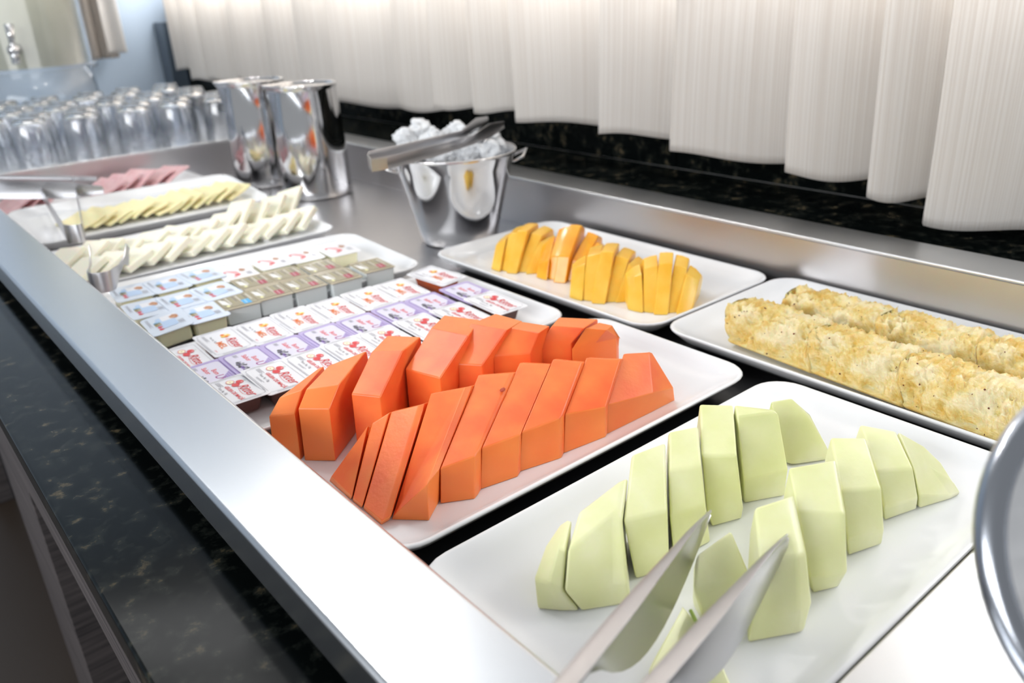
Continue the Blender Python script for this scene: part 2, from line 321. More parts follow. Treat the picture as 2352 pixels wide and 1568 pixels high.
G3 = 'melon slices in the left group'; G4 = 'melon slices in the right group'
def ml(a, *rest):
    return [c2(a[0], a[1], FZ)] + [c2(*q) for q in rest]
MF = [
 ('rounded melon end piece at the left end of the plate', G3, [ml((405, 958), (393, 830, .004), (440, 700, .014), (500, 615, .018)), ml((510, 966), (450, 850, .008), (490, 700, .022), (528, 594, .024)), ml((578, 966), (508, 882, .002), (520, 720, .022), (546, 598, .027))]),
 ('broad melon slice with a faceted front, second from the left', G3, [ml((584, 966), (514, 882, .003), (528, 720, .022), (575, 563, .032)), ml((735, 942), (720, 846, .002), (712, 570, .033), (735, 440, .041)), ml((782, 930), (768, 850, .002), (746, 600, .030), (770, 425, .041))]),
 ('upright melon slice with a bright ridge, third from the left', G3, [ml((800, 838), (752, 600, .028), (772, 440, .040), (785, 335, .047)), ml((936, 800), (928, 560, .028), (922, 400, .042), (920, 285, .049))]),
 ('upright melon slice behind the tip of the left tong arm', G3, [ml((955, 765), (938, 585, .018), (932, 400, .040), (932, 243, .050)), ml((1100, 690), (1082, 532, .020), (1065, 380, .040), (1050, 220, .051))]),
 ('tall melon slice fifth from the left, behind the tongs', G3, [ml((1108, 628), (1086, 575, -.002), (1064, 340, .040), (1056, 132, .054)), ml((1224, 596), (1232, 552, -.002), (1206, 340, .040), (1190, 135, .055))]),
 ('wide melon slice with a shaded green lower face', G3, [ml((1236, 532), (1232, 440, .010), (1206, 185, .052), (1196, 137, .055)), ml((1398, 502), (1412, 396, .012), (1372, 166, .053), (1345, 153, .055))]),
 ('melon slice with a green left side, apart at the back of the plate', G3, [ml((1420, 376), (1405, 370, -.009), (1338, 122, .034)), ml((1445, 378), (1438, 366, -.008), (1424, 107, .038)), ml((1594, 356), (1590, 344, -.008), (1500, 178, .028))]),
 ('large melon slice beside the right tong arm', G4, [ml((1245, 1094), (1262, 1000, .002), (1296, 770, .030), (1276, 545, .047)), ml((1440, 1056), (1455, 960, .006), (1450, 740, .032), (1400, 505, .048)), ml((1474, 1048), (1505, 930, .004), (1485, 730, .030), (1432, 492, .047))]),
 ('tall melon slice with a green top corner, right of the large one', G4, [ml((1512, 892), (1496, 830, .000), (1448, 560, .034), (1414, 388, .049)), ml((1600, 868), (1630, 820, .002), (1622, 570, .035), (1590, 358, .050)), ml((1612, 862), (1647, 800, .004), (1640, 570, .034), (1600, 356, .049))]),
 ('melon slice third from the right end', G4, [ml((1652, 744), (1646, 680, .002), (1620, 480, .028), (1578, 265, .043)), ml((1786, 696), (1796, 640, .002), (1785, 470, .028), (1722, 266, .043))]),
 ('pale melon slice second from the right end', G4, [ml((1797, 603), (1792, 550, .001), (1762, 400, .021), (1695, 213, .034)), ml((1926, 556), (1932, 510, .001), (1912, 390, .020), (1842, 240, .034))]),
 ('pointed melon slice at the right end', G4, [ml((1936, 553), (1936, 500, .002), (1916, 400, .018), (1848, 243, .032)), ml((2060, 515), (2062, 500, -.008), (1990, 400, .008), (1950, 300, .020)), ml((2094, 494), (2097, 489, -.009), (2070, 445, .000), (2020, 370, .006))]),
 ('small melon piece between the two tong arms', G4, [ml((1095, 1060), (1032, 880, .014), (1045, 735, .028)), ml((1275, 985), (1262, 822, .014), (1183, 635, .032))]),
 ('melon piece with a green rind stripe lying under the tongs', G4, [ml((850, 1330), (845, 1200, -.002), (990, 940, .006)), ml((1010, 1320), (1010, 1230, -.001), (1030, 985, .012)), ml((1170, 1330), (1190, 1270, -.003), (1090, 1045, .008))]),
]
mel_objs = []
for lab, grp, pr in MF:
    mel_objs.append(cut_piece('melon_slice', pr, [MEL, MELG], lab, grp, .0022, away=(.5, .8), back=.004))
for i in (6,):
    for p in mel_objs[i].data.polygons:
        if p.normal.x < -.75: p.material_index = 1
# rind stripe of the piece under the tongs
o = mel_objs[-1]; bm = bmesh.new()
tube(bm, [c2(1020, 960, .0128) - o.location, c2(1040, 1000, .0128) - o.location, c2(1062, 1045, .0115) - o.location], .0012, 6); obj('rind_stripe', bm, mat('green_rind', (.35, .50, .08), .5), o)

# ------------------------------------------------------------------ mango
def mango(cx, cy, az, n, L, W, H, m, seed, which):
    rnd = random.Random(seed); ca, sa = math.cos(az), math.sin(az)
    labs = ['first', 'second', 'third', 'fourth', 'fifth', 'sixth']
    x0 = -L / 2; step = L / n
    for k in range(n):
        xa, xb = x0 + k * step + .0005, x0 + (k + 1) * step - .0004
        bm = bmesh.new(); loops = []
        sh = (rnd.uniform(-.001, .001), (.004 if k % 2 else -.003) + rnd.uniform(-.003, .003), (-.10, .04, .12, .0, -.12, 0)[k] + rnd.uniform(-.05, .05)); fz = rad((k - 2) * -7)
        for xx in (xa, (xa + xb) / 2, xb):
            f = math.sqrt(max(0, 1 - (xx / (L / 2 * 1.12)) ** 2)); f = .35 + .65 * f
            lo = []
            for j in range(7):
                a = math.pi * j / 6; rr = 1 + .06 * math.sin(5 * a + seed)
                lo.append((xx + sh[0] + .10 * (math.sin(a) * H * f), -math.cos(a) * W / 2 * f * rr + sh[1] + .42 * math.sin(a) * H * f, math.sin(a) * H * f * rr * (1 + sh[2])))
            lo = [(p[0] - math.sin(fz) * p[1] * .8, p[1], p[2]) for p in lo]
            loops.append([(p[0] * ca - p[1] * sa, p[0] * sa + p[1] * ca, p[2]) for p in lo])
        rings(bm, loops); bmesh.ops.triangulate(bm, faces=[f for f in bm.faces if len(f.verts) > 4])
        o = obj('mango_slice', bm, m); o.location = (cx, cy, FZ); bevel(o, .0014, 2, 25)
        tag(o, '%s slice from the near end of the %s' % (labs[k], which), 'fruit', 'mango slices in four cut halves')
mango(.690, .828, rad(-62), 5, .082, .078, .050, MAN, 3, 'mango half next to the ice bucket')
mango(.706, .752, rad(-62), 5, .086, .074, .053, MANO, 5, 'deep orange mango half')
mango(.690, .672, rad(-56), 5, .088, .080, .052, MAN, 9, 'pale yellow mango half')
mango(.710, .598, rad(-50), 5, .086, .082, .050, MAN, 14, 'mango half beside the pineapple plate')

# ------------------------------------------------------------------ pineapple
def pine(p0, p1, rx, rz, label, seed, r0=1, r1=1):
    p0 = Vector(p0); p1 = Vector(p1); L = (p1 - p0).length; u = (p1 - p0).normalized(); s = Vector((-u.y, u.x, 0))
    bm = bmesh.new(); nl = max(10, int(L / .0014)); na = 64; loops = []
    for i in range(nl + 1):
        t = i / nl; e = min(t, 1 - t) * L; f = min(1, math.sqrt(max(0, 1 - (1 - min(e / .0025, 1)) ** 2)) * .05 + .95)
        f *= r0 + (r1 - r0) * t; lo = []
        for j in range(na):
            a = 2 * math.pi * j / na
            cx = math.copysign(abs(math.cos(a)) ** .6, math.cos(a)) * rx; cz = (math.sin(a) if math.sin(a) > 0 else math.sin(a) * .25) * rz
            q = p0 + u * (t * L + (cz * -.45 if True else 0)) + s * cx * f + Vector((0, 0, cz * f))
            if math.sin(a) > -.05:
                d = Vector(s * cx + Vector((0, 0, cz))).normalized()
                sp = math.sin((t * L * 110) + a * 3.1 + seed); g1 = -.0062 * max(0, sp) ** 1.5
                h = -abs(mn.noise(Vector((q.x * 120, q.y * 120, q.z * 60)))) * .0045 + mn.fractal(q * 230, .8, 2, 4) * .0030 - .014 * max(0, mn.noise(q * 150 + Vector((9, 9, 9))) - .22) + mn.noise(q * 640) * .0016
                q = q + d * (h + g1) * (1 if 0 < i < nl else .4)
            lo.append(q)
        loops.append(lo)
    rings(bm, loops); c = p0.copy(); bmesh.ops.translate(bm, verts=bm.verts, vec=-c)
    o = obj('pineapple_piece', bm, PINE, None, True); o.location = c; tag(o, label, 'fruit', 'pineapple pieces in two rows')
    o['specks'] = 1
    rnd = random.Random(seed + 5); bm = bmesh.new(); vs = [v for v in o.data.vertices if v.normal.z > .15]
    for v in rnd.sample(vs, min(len(vs), int(L * 330))):
        r = rnd.uniform(.0004, .0011); k = rnd.randint(5, 6); n = v.normal
        a1 = n.orthogonal().normalized(); a2 = n.cross(a1); cc = v.co + n * .0002
        f = [bm.verts.new(cc + (a1 * math.cos(6.283 * q / k) + a2 * math.sin(6.283 * q / k)) * r * rnd.uniform(.5, 1.2)) for q in range(k)]
        tp = bm.verts.new(cc + n * .0004)
        for q in range(k): bm.faces.new((f[q], f[(q + 1) % k], tp))
    e = obj('brown_specks', bm, EYE, o); e['kind'] = 'stuff'; del o['specks']
PZ = .0085
def pline(a, b, z, fr0, fr1): a = Vector(a); b = Vector(b); return a.lerp(b, fr0), a.lerp(b, fr1)
fa, fb = (.690, .462, -.004), (.672, .178, -.004); ba, bb = (.764, .445, -.004), (.770, .150, -.004)
for k, (t0, t1, lab) in enumerate(((0, .345, 'pale pineapple piece at the far end of the front row'), (.35, .665, 'middle pineapple piece of the front row, with small brown specks'), (.67, 1, 'golden pineapple piece at the near end of the front row'))):
    p, q = pline(fa, fb, 0, t0, t1); pine(p, q, .0335, .034, lab, 3 + 7 * k, 1, 1.03)
for k, (t0, t1, lab) in enumerate(((0, .345, 'pineapple piece at the far end of the back row by the steel wall'), (.35, .665, 'middle pineapple piece of the back row by the steel wall'), (.67, 1, 'pineapple piece at the near end of the back row, partly hidden'))):
    p, q = pline(ba, bb, 0, t0, t1); pine(p, q, .033, .031, lab, 40 + 7 * k)

# ------------------------------------------------------------------ portion packs with printed lids
def text_geo(s, size, shear=0, bold=0):
    cu = bpy.data.curves.new('t', 'FONT'); cu.body = s; cu.size = size; cu.shear = shear; cu.offset = bold; cu.resolution_u = 2; cu.align_x = 'CENTER'; cu.align_y = 'CENTER'
    ob = bpy.data.objects.new('t', cu); me = bpy.data.meshes.new_from_object(ob)
    r = ([tuple(v.co) for v in me.vertices], [tuple(p.vertices) for p in me.polygons])
    bpy.data.objects.remove(ob); bpy.data.curves.remove(cu); bpy.data.meshes.remove(me); return r
class Print:
    def __init__(s): s.v = []; s.f = []; s.m = []; s.mats = []; s.z = 0
    def mi(s, m):
        if m not in s.mats: s.mats.append(m)
        return s.mats.index(m)
    def poly(s, pts, m):
        s.z += .000004; b = len(s.v); s.v += [(x, y, s.z) for x, y in pts]; s.f.append(tuple(range(b, b + len(pts)))); s.m.append(s.mi(m))
    def rect(s, x0, x1, y0, y1, m): s.poly([(x0, y0), (x1, y0), (x1, y1), (x0, y1)], m)
    def disc(s, x, y, r, m, sy=1, k=12): s.poly([(x + r * math.cos(6.2832 * i / k), y + r * sy * math.sin(6.2832 * i / k)) for i in range(k)], m)
    def blob(s, x, y, r, m, seed, sy=1):
        rn = random.Random(seed); s.poly([(x + r * rn.uniform(.65, 1.15) * math.cos(6.2832 * i / 14), y + r * sy * rn.uniform(.65, 1.15) * math.sin(6.2832 * i / 14)) for i in range(14)], m)
    def text(s, t, x, y, size, m, shear=0, bold=0, rot=0, sx=1):
        s.z += .000004; v, f = text_geo(t, size, shear, bold); b = len(s.v); c, n = math.cos(rot), math.sin(rot)
        s.v += [(x + (p[0] * sx) * c - p[1] * n, y + (p[0] * sx) * n + p[1] * c, s.z) for p in v]
        for q in f: s.f.append(tuple(i + b for i in q)); s.m.append(s.mi(m))
    def line(s, pts, w, m):
        for (x0, y0), (x1, y1) in zip(pts, pts[1:]):
            d = Vector((x1 - x0, y1 - y0)).normalized() * w / 2; s.poly([(x0 + d.y, y0 - d.x), (x1 + d.y, y1 - d.x), (x1 - d.y, y1 + d.x), (x0 - d.y, y0 + d.x)], m)
    def frame(s, hx, hy, r, w, m):
        o = [p[:2] for p in rrect(hx, hy, r, 0, 4)]; s.line(o + [o[0]], w, m)
    def mesh(s, name, curl):
        s.v = [(x, y, z + curl(x, y)) for x, y, z in s.v]
        me = bpy.data.meshes.new(name); me.from_pydata(s.v, [], s.f)
        for m in s.mats: me.materials.append(m)
        for p, i in zip(me.polygons, s.m): p.material_index = i
        return me
PW, PH = .0335, .0222                       # half length (reading direction) and half height of a sachet lid
flat = lambda x, y: .0003
def ritter(P, small=False):
    P.text('Ritter', .0105, .0080, .0138, RED, .35, .00006, 0, .92)
    P.line([(.000, .0035), (.008, .0018), (.016, .0012), (.020, .0024), (.0225, .0040)], .0004, RED)
def microtext(P, x, y, n, l, m=GRY):
    for i in range(n): P.line([(x, y - i * .0011), (x + l * (1 - .18 * (i % 2)), y - i * .0011)], .0004, m)
def base_pack(P, m):
    P.frame(PW - .0045, PH - .0032, .0035, .00035, m)
    P.line([(-.022, -PH + .0018), (.02, -PH + .0018)], .0005, m); P.line([(-PW + .0024, -.013), (-PW + .0024, .013)], .0006, m); P.line([(PW - .0024, -.013), (PW - .0024, .013)], .0006, m)
def p_honey():
    P = Print(); base_pack(P, GRY); ritter(P)
    for i in range(5): P.blob(-.013 + .0036 * math.cos(i * 1.3), .007 + .003 * math.sin(i * 1.3), .0026, (ORA, YEL, CRM)[i % 3], i)
    P.disc(-.0125, .0065, .0014, YEL); P.text('MEL', .0085, -.0055, .0108, ORA, 0, .0001)
    P.text('Peso líq. 15g', -.010, -.0075, .0034, DK); microtext(P, -.026, -.012, 3, .018); P.text('puro', .020, -.0155, .003, RED); return P.mesh('label_print', flat)
def p_apple():
    P = Print(); base_pack(P, GRY); ritter(P)
    P.disc(-.0135, .0105, .0044, RED, .85); P.disc(-.0085, .0045, .0044, RED, .85); P.disc(-.0185, .0030, .0050, RED, .8); P.disc(-.0185, .0030, .0043, CRM, .8); P.disc(-.0185, .003, .0008, BRN); P.disc(-.0120, .0120, .0012, PINK); P.line([(-.0145, .0145), (-.0130, .0165)], .0005, GRN)
    P.text('GELEIA DE MAÇÃ', .0085, -.0040, .0052, RED, 0, .0001); P.text('Peso líq. 15g', -.003, -.0100, .0040, DK)
    microtext(P, -.026, -.0055, 4, .013); microtext(P, -.010, -.0145, 2, .016); return P.mesh('label_print', flat)
def p_grape():
    P = Print(); P.frame(PW - .0045, PH - .0032, .005, .0004, PUR)
    P.poly([p[:2] for p in rrect(PW - .0055, PH - .0042, .0045, 0, 4)], LIL)
    for i in range(10):
        P.line([(.002 + i * .0013, PH - .0050 - i * .0012), (PW - .0062, PH - .0050 - i * .0012)], .0009, PUR if i % 2 else ink('mid_purple_ink', (.34, .24, .62)))
    P.text('Uva', .014, .0055, .0125, MAG, .15, .0002); P.text('Bom', -.004, .0065, .0072, RED, 0, .00015); P.text('Sabor', -.012, .0000, .0072, RED, 0, .00015)
    rn = random.Random(4)
    for i in range(46):
        t = rn.random(); P.disc(-.008 + .026 * t, -.0105 + rn.uniform(-.0042, .0042) * (1 - abs(t - .4)), .0016, (DK, GRY, PUR)[i % 3 if i % 4 else 0], 1, 8)
    P.blob(.0185, -.0075, .0028, GRN, 3, .6); microtext(P, -.026, -.006, 4, .008); return P.mesh('label_print', flat)
def p_butter():
    P = Print(); P.poly([p[:2] for p in rrect(.018, .010, .004, 0, 4)], PBL); P.rect(-.020, -.004, -.004, .014, LIDW_INK)
    P.blob(-.010, .010, .0075, BRN, 5, .75); P.blob(-.0085, .0095, .0042, ink('toast_ink', (.62, .32, .17)), 8)
    for i, m in enumerate((BLU, OLV, DK, YEL, DK)): P.rect(-.007 + i * .0027, -.005 + i * .0027, -.0135, -.0065, m)
    P.blob(.011, -.010, .0032, RED, 3); P.blob(.0185, -.010, .0030, RED, 4)
    microtext(P, .006, .0165, 6, .014); microtext(P, -.024, -.0165, 3, .03); return P.mesh('label_print', flat)
LIDW_INK = ink('foil_white_ink', (.86, .88, .94))
def p_red():
    P = Print(); P.blob(-.008, .010, .007, ink('olive_brown_ink', (.45, .26, .18)), 2, .7); P.blob(-.006, .009, .0035, BRN, 9)
    P.poly([(-.018, -.010), (-.006, .002), (.012, .004), (.004, -.002), (-.010, -.009)], PINK); P.blob(.010, -.002, .0045, RED, 7); P.blob(.016, -.006, .0032, PINK, 8); P.blob(-.010, -.013, .0038, RED, 6, .6)
    microtext(P, .004, .0165, 6, .015); return P.mesh('label_print', flat)
def p_olive(c):
    P = Print(); P.poly([p[:2] for p in rrect(.0195, .0205, .002, 0, 2)], BEI)
    rn = random.Random(6)
    for i in range(9): P.line([(-.018, -.017 + i * .0042), (rn.uniform(.002, .016), -.017 + i * .0042)], .0009, (OLV, DK, WHI)[i % 3])
    P.rect(.002, .0185, .004, .0135, c); P.text('~~', .010, .0085, .010, WHI); P.poly([(-.016, -.018), (.004, -.018), (.012, -.010), (-.008, -.012)], WHI)
    P.blob(.014, -.014, .004, ink('pale_yellow_ink', (.85, .84, .45)), 3, .6); return P.mesh('label_print', flat)

def lid_mesh(hx, hy, r, tab=0):
    bm = bmesh.new(); lo = rrect(hx, hy, r, 0, 4); rings(bm, [[(x, y, -.0006) for x, y, z in lo], [(x, y, 0) for x, y, z in lo]])
    me = bpy.data.meshes.new('lid'); bm.to_mesh(me); bm.free(); return me
def cup_mesh(hx, hy, h, r, tp=.82):
    bm = bmesh.new(); rings(bm, [rrect(hx * tp, hy * tp, r * .8, 0, 4), rrect(hx * (tp + .04), hy * (tp + .04), r, .0012, 4), rrect(hx, hy, r, h, 4)])
    bmesh.ops.recalc_face_normals(bm, faces=bm.faces); me = bpy.data.meshes.new('cup'); bm.to_mesh(me); bm.free(); return me
def pack_kind(lid, lidm, cup, cupm, pr, h):
    a = lid.copy(); a.materials.append(lidm); b = cup.copy(); b.materials.append(cupm)
    return a, b, pr, h
SL = lid_mesh(PW, PH, .0035); SCUP = cup_mesh(.0265, .0165, .0165, .004)
BL = lid_mesh(.0325, .0235, .006); BC = cup_mesh(.0270, .0190, .0195, .003, .90)
OL = lid_mesh(.0265, .0220, .001); OC = cup_mesh(.0250, .0205, .0205, .0015, .92)
K_H = pack_kind(SL, LIDW, SCUP, CUPA, p_honey(), .0165); K_A = pack_kind(SL, LIDW, SCUP, CUPR, p_apple(), .0165); K_G = pack_kind(SL, LIDP, SCUP, CUPG, p_grape(), .0165)
K_B = pack_kind(BL, LIDB, BC, CUPY, p_butter(), .0195); K_R = pack_kind(BL, LIDW, BC, CUPY, p_red(), .0195)
K_O = pack_kind(OL, LIDO, OC, CUPW, p_olive(WINE), .0205); K_OB = pack_kind(OL, LIDO, OC, CUPW, p_olive(BLU), .0205)
def pack(kind, name, x, y, rz, label, group, dz=0, rx=0, ry=0, cat='portion pack'):
    lid, cup, pr, h = kind
    r = thing(name, label, cat, (x, y, FZ + dz), rz, group); r.rotation_euler = (rx, ry, rz)
    c = link_mesh('cup', cup, None, r); l = link_mesh('lid', lid, None, r, loc=(0, 0, h + .0006)); p = link_mesh('label_print', pr, None, r, loc=(0, 0, h + .0006)); return r
ORD = ['leftmost', 'second from the left', 'third from the left', 'fourth from the left', 'fifth from the left', 'sixth from the left', 'seventh from the left', 'eighth from the left', 'rightmost']
T = rad(-90)
xs = [.2205, .266, .3105, .355, .4005, .446, .4915, .545]
for i, x in enumerate(xs):
    if i == 0: pack(K_A, 'jelly_sachet', x, .815, T, 'white apple jelly sachet at the rail end of the honey row', 'sachets in the honey row', 0, 0, rad(3))
    else: pack(K_H, 'honey_sachet', x, .826, T + (rad(9) if i == 7 else 0), 'white honey sachet, %s in its row' % (['', 'first beside the apple sachet', 'second along', 'third along', 'fourth along', 'fifth along', 'sixth along', 'turned slightly at the plate corner'][i]), 'sachets in the honey row', .001 * (i % 2) + (.004 if i == 7 else .001), 0, rad(2.5))
xs2 = [.224, .266, .3105, .355, .4005, .446, .4915, .542]
for i, x in enumerate(xs2):
    pack(K_G, 'grape_jelly_sachet', x, .754, T, 'lilac grape jelly sachet, %s in the purple row' % (ORD[i] if i < 7 else 'rightmost'), 'grape jelly sachets in the middle row', .0002 + .0007 * (i % 2), 0, rad(2))
xs3 = [.227, .267, .3105, .352, .394, .440, .489, .538]
for i, x in enumerate(xs3):
    pack(K_A, 'jelly_sachet', x, .699 + (.002 if i == 0 else 0), T, 'white apple jelly sachet, %s in the near row beside the papaya' % (ORD[i] if i < 7 else 'rightmost'), 'apple jelly sachets in the near row', .0026 + .0008 * (i % 2), rad(-1), rad(2 if i else -2))
bl = [(302, 670), (384, 653), (462, 633), (336, 707), (418, 690), (496, 670), (387, 737), (465, 718)]
bn = ['far row nearest the rail', 'second along the far row', 'third along the far row, beside the red ones', 'middle row nearest the rail', 'second along the middle row', 'third along the middle row, beside the olive tubs', 'near row nearest the rail, tilted forward', 'second along the near row']
for i, (q, b) in enumerate(zip(bl, bn)):
    p = at(q[0], q[1], .0085); pack(K_B, 'butter_portion', p.x, p.y, T + rad(-4 + i % 3 * 3), 'pale blue lidded butter portion, ' + b, 'blue lidded butter portions', .0008 * (i % 3), rad(6 if i == 6 else 0))
for i, q in enumerate([(543, 626), (622, 602), (693, 586), (775, 573)]):
    p = at(q[0], q[1], .0085); pack(K_R, 'spread_portion', p.x, p.y, T + rad(-4), 'white lidded spread portion with red print, %s' % ['next to the blue butters', 'second along', 'third along', 'at the far corner of the plate'][i], 'red printed portions in the far row', .001 * (i % 2))
for i, q in enumerate([(581, 646), (656, 629), (737, 612), (618, 670), (697, 650), (778, 633), (853, 609)]):
    p = at(q[0], q[1], .0095); pack(K_O, 'spread_tub', p.x, p.y, T + rad(-4), 'olive foil tub with wine red badge, %s' % ['back row left', 'back row middle', 'back row right', 'front row second, beside the blue badge tub', 'front row third', 'front row fourth', 'front row right end'][i], 'olive foil tubs', .0004 * (i % 2))
p = at(543, 690, .0095); pack(K_OB, 'spread_tub', p.x, p.y, T + rad(-4), 'olive foil tub with a bright blue badge', None)

# ------------------------------------------------------------------ cheese and ham
def slab_mesh(lx, ly, t, seed, wav=.0):
    rn = random.Random(seed); bm = bmesh.new(); nx, ny = 6, 5; g = {}
    sk = rn.uniform(-.004, .004)
    for s in (0, 1):
        for i in range(nx + 1):
            for j in range(ny + 1):
                x = lx * i / nx; y = ly * (j / ny - .5); z = wav * math.sin(i / nx * 5 + seed) + (wav * .6) * math.cos(j / ny * 4 + seed)
                g[s, i, j] = bm.verts.new((x + sk * j / ny, y, z + t * s))
    for i in range(nx):
        for j in range(ny):
            bm.faces.new((g[1, i, j], g[1, i + 1, j], g[1, i + 1, j + 1], g[1, i, j + 1])); bm.faces.new((g[0, i, j], g[0, i, j + 1], g[0, i + 1, j + 1], g[0, i + 1, j]))
    for i in range(nx):
        bm.faces.new((g[0, i, 0], g[0, i + 1, 0], g[1, i + 1, 0], g[1, i, 0])); bm.faces.new((g[0, i, ny], g[1, i, ny], g[1, i + 1, ny], g[0, i + 1, ny]))
    for j in range(ny):
        bm.faces.new((g[0, 0, j], g[1, 0, j], g[1, 0, j + 1], g[0, 0, j + 1])); bm.faces.new((g[0, nx, j], g[0, nx, j + 1], g[1, nx, j + 1], g[1, nx, j]))
    return bm
def slab(name, x, y, z, lx, ly, t, tilt, rz, m, label, cat, group, seed, wav=0, rx=0):
    o = obj(name, slab_mesh(lx, ly, t, seed, wav), m, None); o.location = (x, y, z)
    o.rotation_mode = 'ZYX'; o.rotation_euler = (rx, -tilt, rz); bevel(o, .0012, 2, 40); return tag(o, label, cat, group)
def nth(i, n): 
    w_ = ['first', 'second', 'third', 'fourth', 'fifth', 'sixth', 'seventh', 'eighth', 'ninth', 'tenth', 'eleventh', 'twelfth', 'thirteenth']
    return w_[i] if i < n - 1 else 'last'
rn = random.Random(2)
nb = 13
for i in range(nb):
    x = .205 + .385 * i / nb; hgt = .85 + .15 * math.sin(i * 1.7) + (.25 if i > 8 else 0)
    slab('white_cheese_slice', x, 1.315 + rn.uniform(-.004, .004), FZ + .0005, .052 * hgt, .068, .0075, rad(30 + (18 if i > 8 else 4 * math.sin(i))), rad(18 + rn.uniform(-5, 5)), WCH, 'white cheese slice, %s from the rail in the far row' % nth(i, nb), 'cheese', 'white cheese slices in the far row', i)
nf = 12
for i in range(nf):
    x = .212 + .365 * i / nf
    slab('white_cheese_slice', x, 1.240 + rn.uniform(-.004, .004), FZ + .0005, .048, .058, .0095, rad(24 + 5 * math.sin(i * 2.1) + (14 if i == nf - 1 else 0)), rad(22 + rn.uniform(-6, 6)), WCH, 'white cheese slice, %s from the rail in the near row' % nth(i, nf), 'cheese', 'white cheese slices in the near row', 50 + i)
ny_ = 13
for i in range(ny_):
    x = .275 + .285 * i / ny_
    slab('yellow_cheese_slice', x, 1.520 + rn.uniform(-.003, .003), .0025, .050, .075, .004, rad(15 + 4 * math.sin(i * 1.9) + .9 * i), rad(12 + rn.uniform(-6, 6)), YCH, 'thin yellow cheese slice, %s from the rail' % nth(i, ny_), 'cheese', 'yellow cheese slices', 90 + i, .0012, rad(4.5))
for k, (x, n) in enumerate(((.215, 3), (.375, 5))):
    for i in range(n):
        slab('ham_slice', x + .033 * i, 1.795 + .003 * (i % 2), FZ + .008 + .001 * i, .060, .115, .003, rad(22 + 4 * (i % 3)), rad(10 + 4 * (i % 2)), HAM, 'pink ham slice, %s of the %s stack' % (nth(i, n), ['small rail side', 'larger right hand'][k]), 'ham', 'ham slices', 130 + i + 10 * k, .0015)

# ------------------------------------------------------------------ tongs
def ribbon(name, pts, half, thick, m, parent=None, channel=0):
    """pts: centre line; half: list of (side vector) giving upper edge offset; a strip with thickness"""
    pts = [Vector(p) for p in pts]; loops = []
    for i, p in enumerate(pts):
        t = (pts[min(i + 1, len(pts) - 1)] - pts[max(i - 1, 0)]).normalized(); h = Vector(half[i]); n = t.cross(h).normalized()
        lo = []
        ks = (-1, -.6, 0, .6, 1)
        for k in ks: lo.append(p + h * k + n * (thick + channel * (1 - k * k)))
        for k in ks[::-1]: lo.append(p + h * k + n * (-thick + channel * (1 - k * k)))
        loops.append(lo)
    bm = bmesh.new(); rings(bm, loops); o = obj(name, bm, m, parent, True); bevel(o, .0004, 2, 40); return o
def mk_tongs(name, label, pivot, arms, m=TONG, cat='tongs'):
    r = thing(name, label, cat, pivot); P0 = Vector(pivot)
    for nm, pts, half, ch in arms: ribbon(nm, [Vector(p) - P0 for p in pts], half, .0007, m, r, ch)
    return r
def blade(tip, mid_lobe_t, end, hmax, dz, n=18, lean=(0, 0, 0), lobe=.42, hh=.0045):
    tip = Vector(tip); end = Vector(end); pts = []; half = []
    for i in range(n + 1):
        t = i / n; c = tip.lerp(end, t); bulge = hmax * math.sin(math.pi * min(t / lobe, 1) ** 1.3) ** .8 if 0 < t < lobe else 0
        h = hh * min(1, .25 + t * 5) + bulge / 2
        c = c + Vector((0, 0, -bulge / 2 + dz * math.sin(math.pi * t)))
        pts.append(c); half.append(Vector((lean[0] * h, lean[1] * h, h)))
    return pts, half
t1 = at(1632, 1178, .034); e1 = at(1260, 1640, .083); t2 = at(1812, 1230, .034); e2 = at(1440, 1660, .080)
a1 = blade(t1, 0, e1, .036, 0, lobe=.80); a2 = blade(t2, 0, e2, .034, 0, lobe=.82)
fl = lambda p, q, n=10: ([p.lerp(q, k / n) + Vector((.0, 0, .0045 * min(1, .3 + k / n * 5))) for k in range(n + 1)], [Vector((.62, -.78, 0)) * (.0006 + .0042 * min(1, k / n * 1.6)) for k in range(n + 1)])
f1 = fl(t1, e1); f2 = fl(t2, e2)
hnd = e1.lerp(e2, .5) + (e1 - t1).normalized() * .035
loop = [e1, e1.lerp(hnd, .6) + (e1 - e2) * .12, hnd, e2.lerp(hnd, .6) + (e2 - e1) * .12, e2]
mk_tongs('serving_tongs', 'steel serving tongs reaching in over the rail to the melon', (e1.x, e1.y, .051), [('arm', a1[0], a1[1], .0022), ('arm', a2[0], a2[1], -.0022), ('flange', f1[0], f1[1], .0006), ('flange', f2[0], f2[1], .0006), ('spring_bend', loop, [Vector((0, 0, .0045))] * 5, 0)])

# ham tongs: two long straight arms crossing the far plates from the left
h1a, h1b = at(236, 436, .044), at(-90, 436, .062); h2a, h2b = at(224, 411, .044), at(-90, 408, .062)
mk_tongs('serving_tongs', 'long straight steel tongs lying across the ham plate from the rail', (h1a.x, h1a.y, .03), [
    ('arm', [h1a, h1a.lerp(h1b, .3), h1b], [Vector((0, 0, .007)), Vector((0, 0, .016)), Vector((0, 0, .016))], .004),
    ('arm', [h2a, h2a.lerp(h2b, .3), h2b], [Vector((0, 0, .0045)), Vector((0, 0, .006)), Vector((0, 0, .006))], -.004)], mat('dull_tong_steel', (.42, .42, .44), .42, 1))
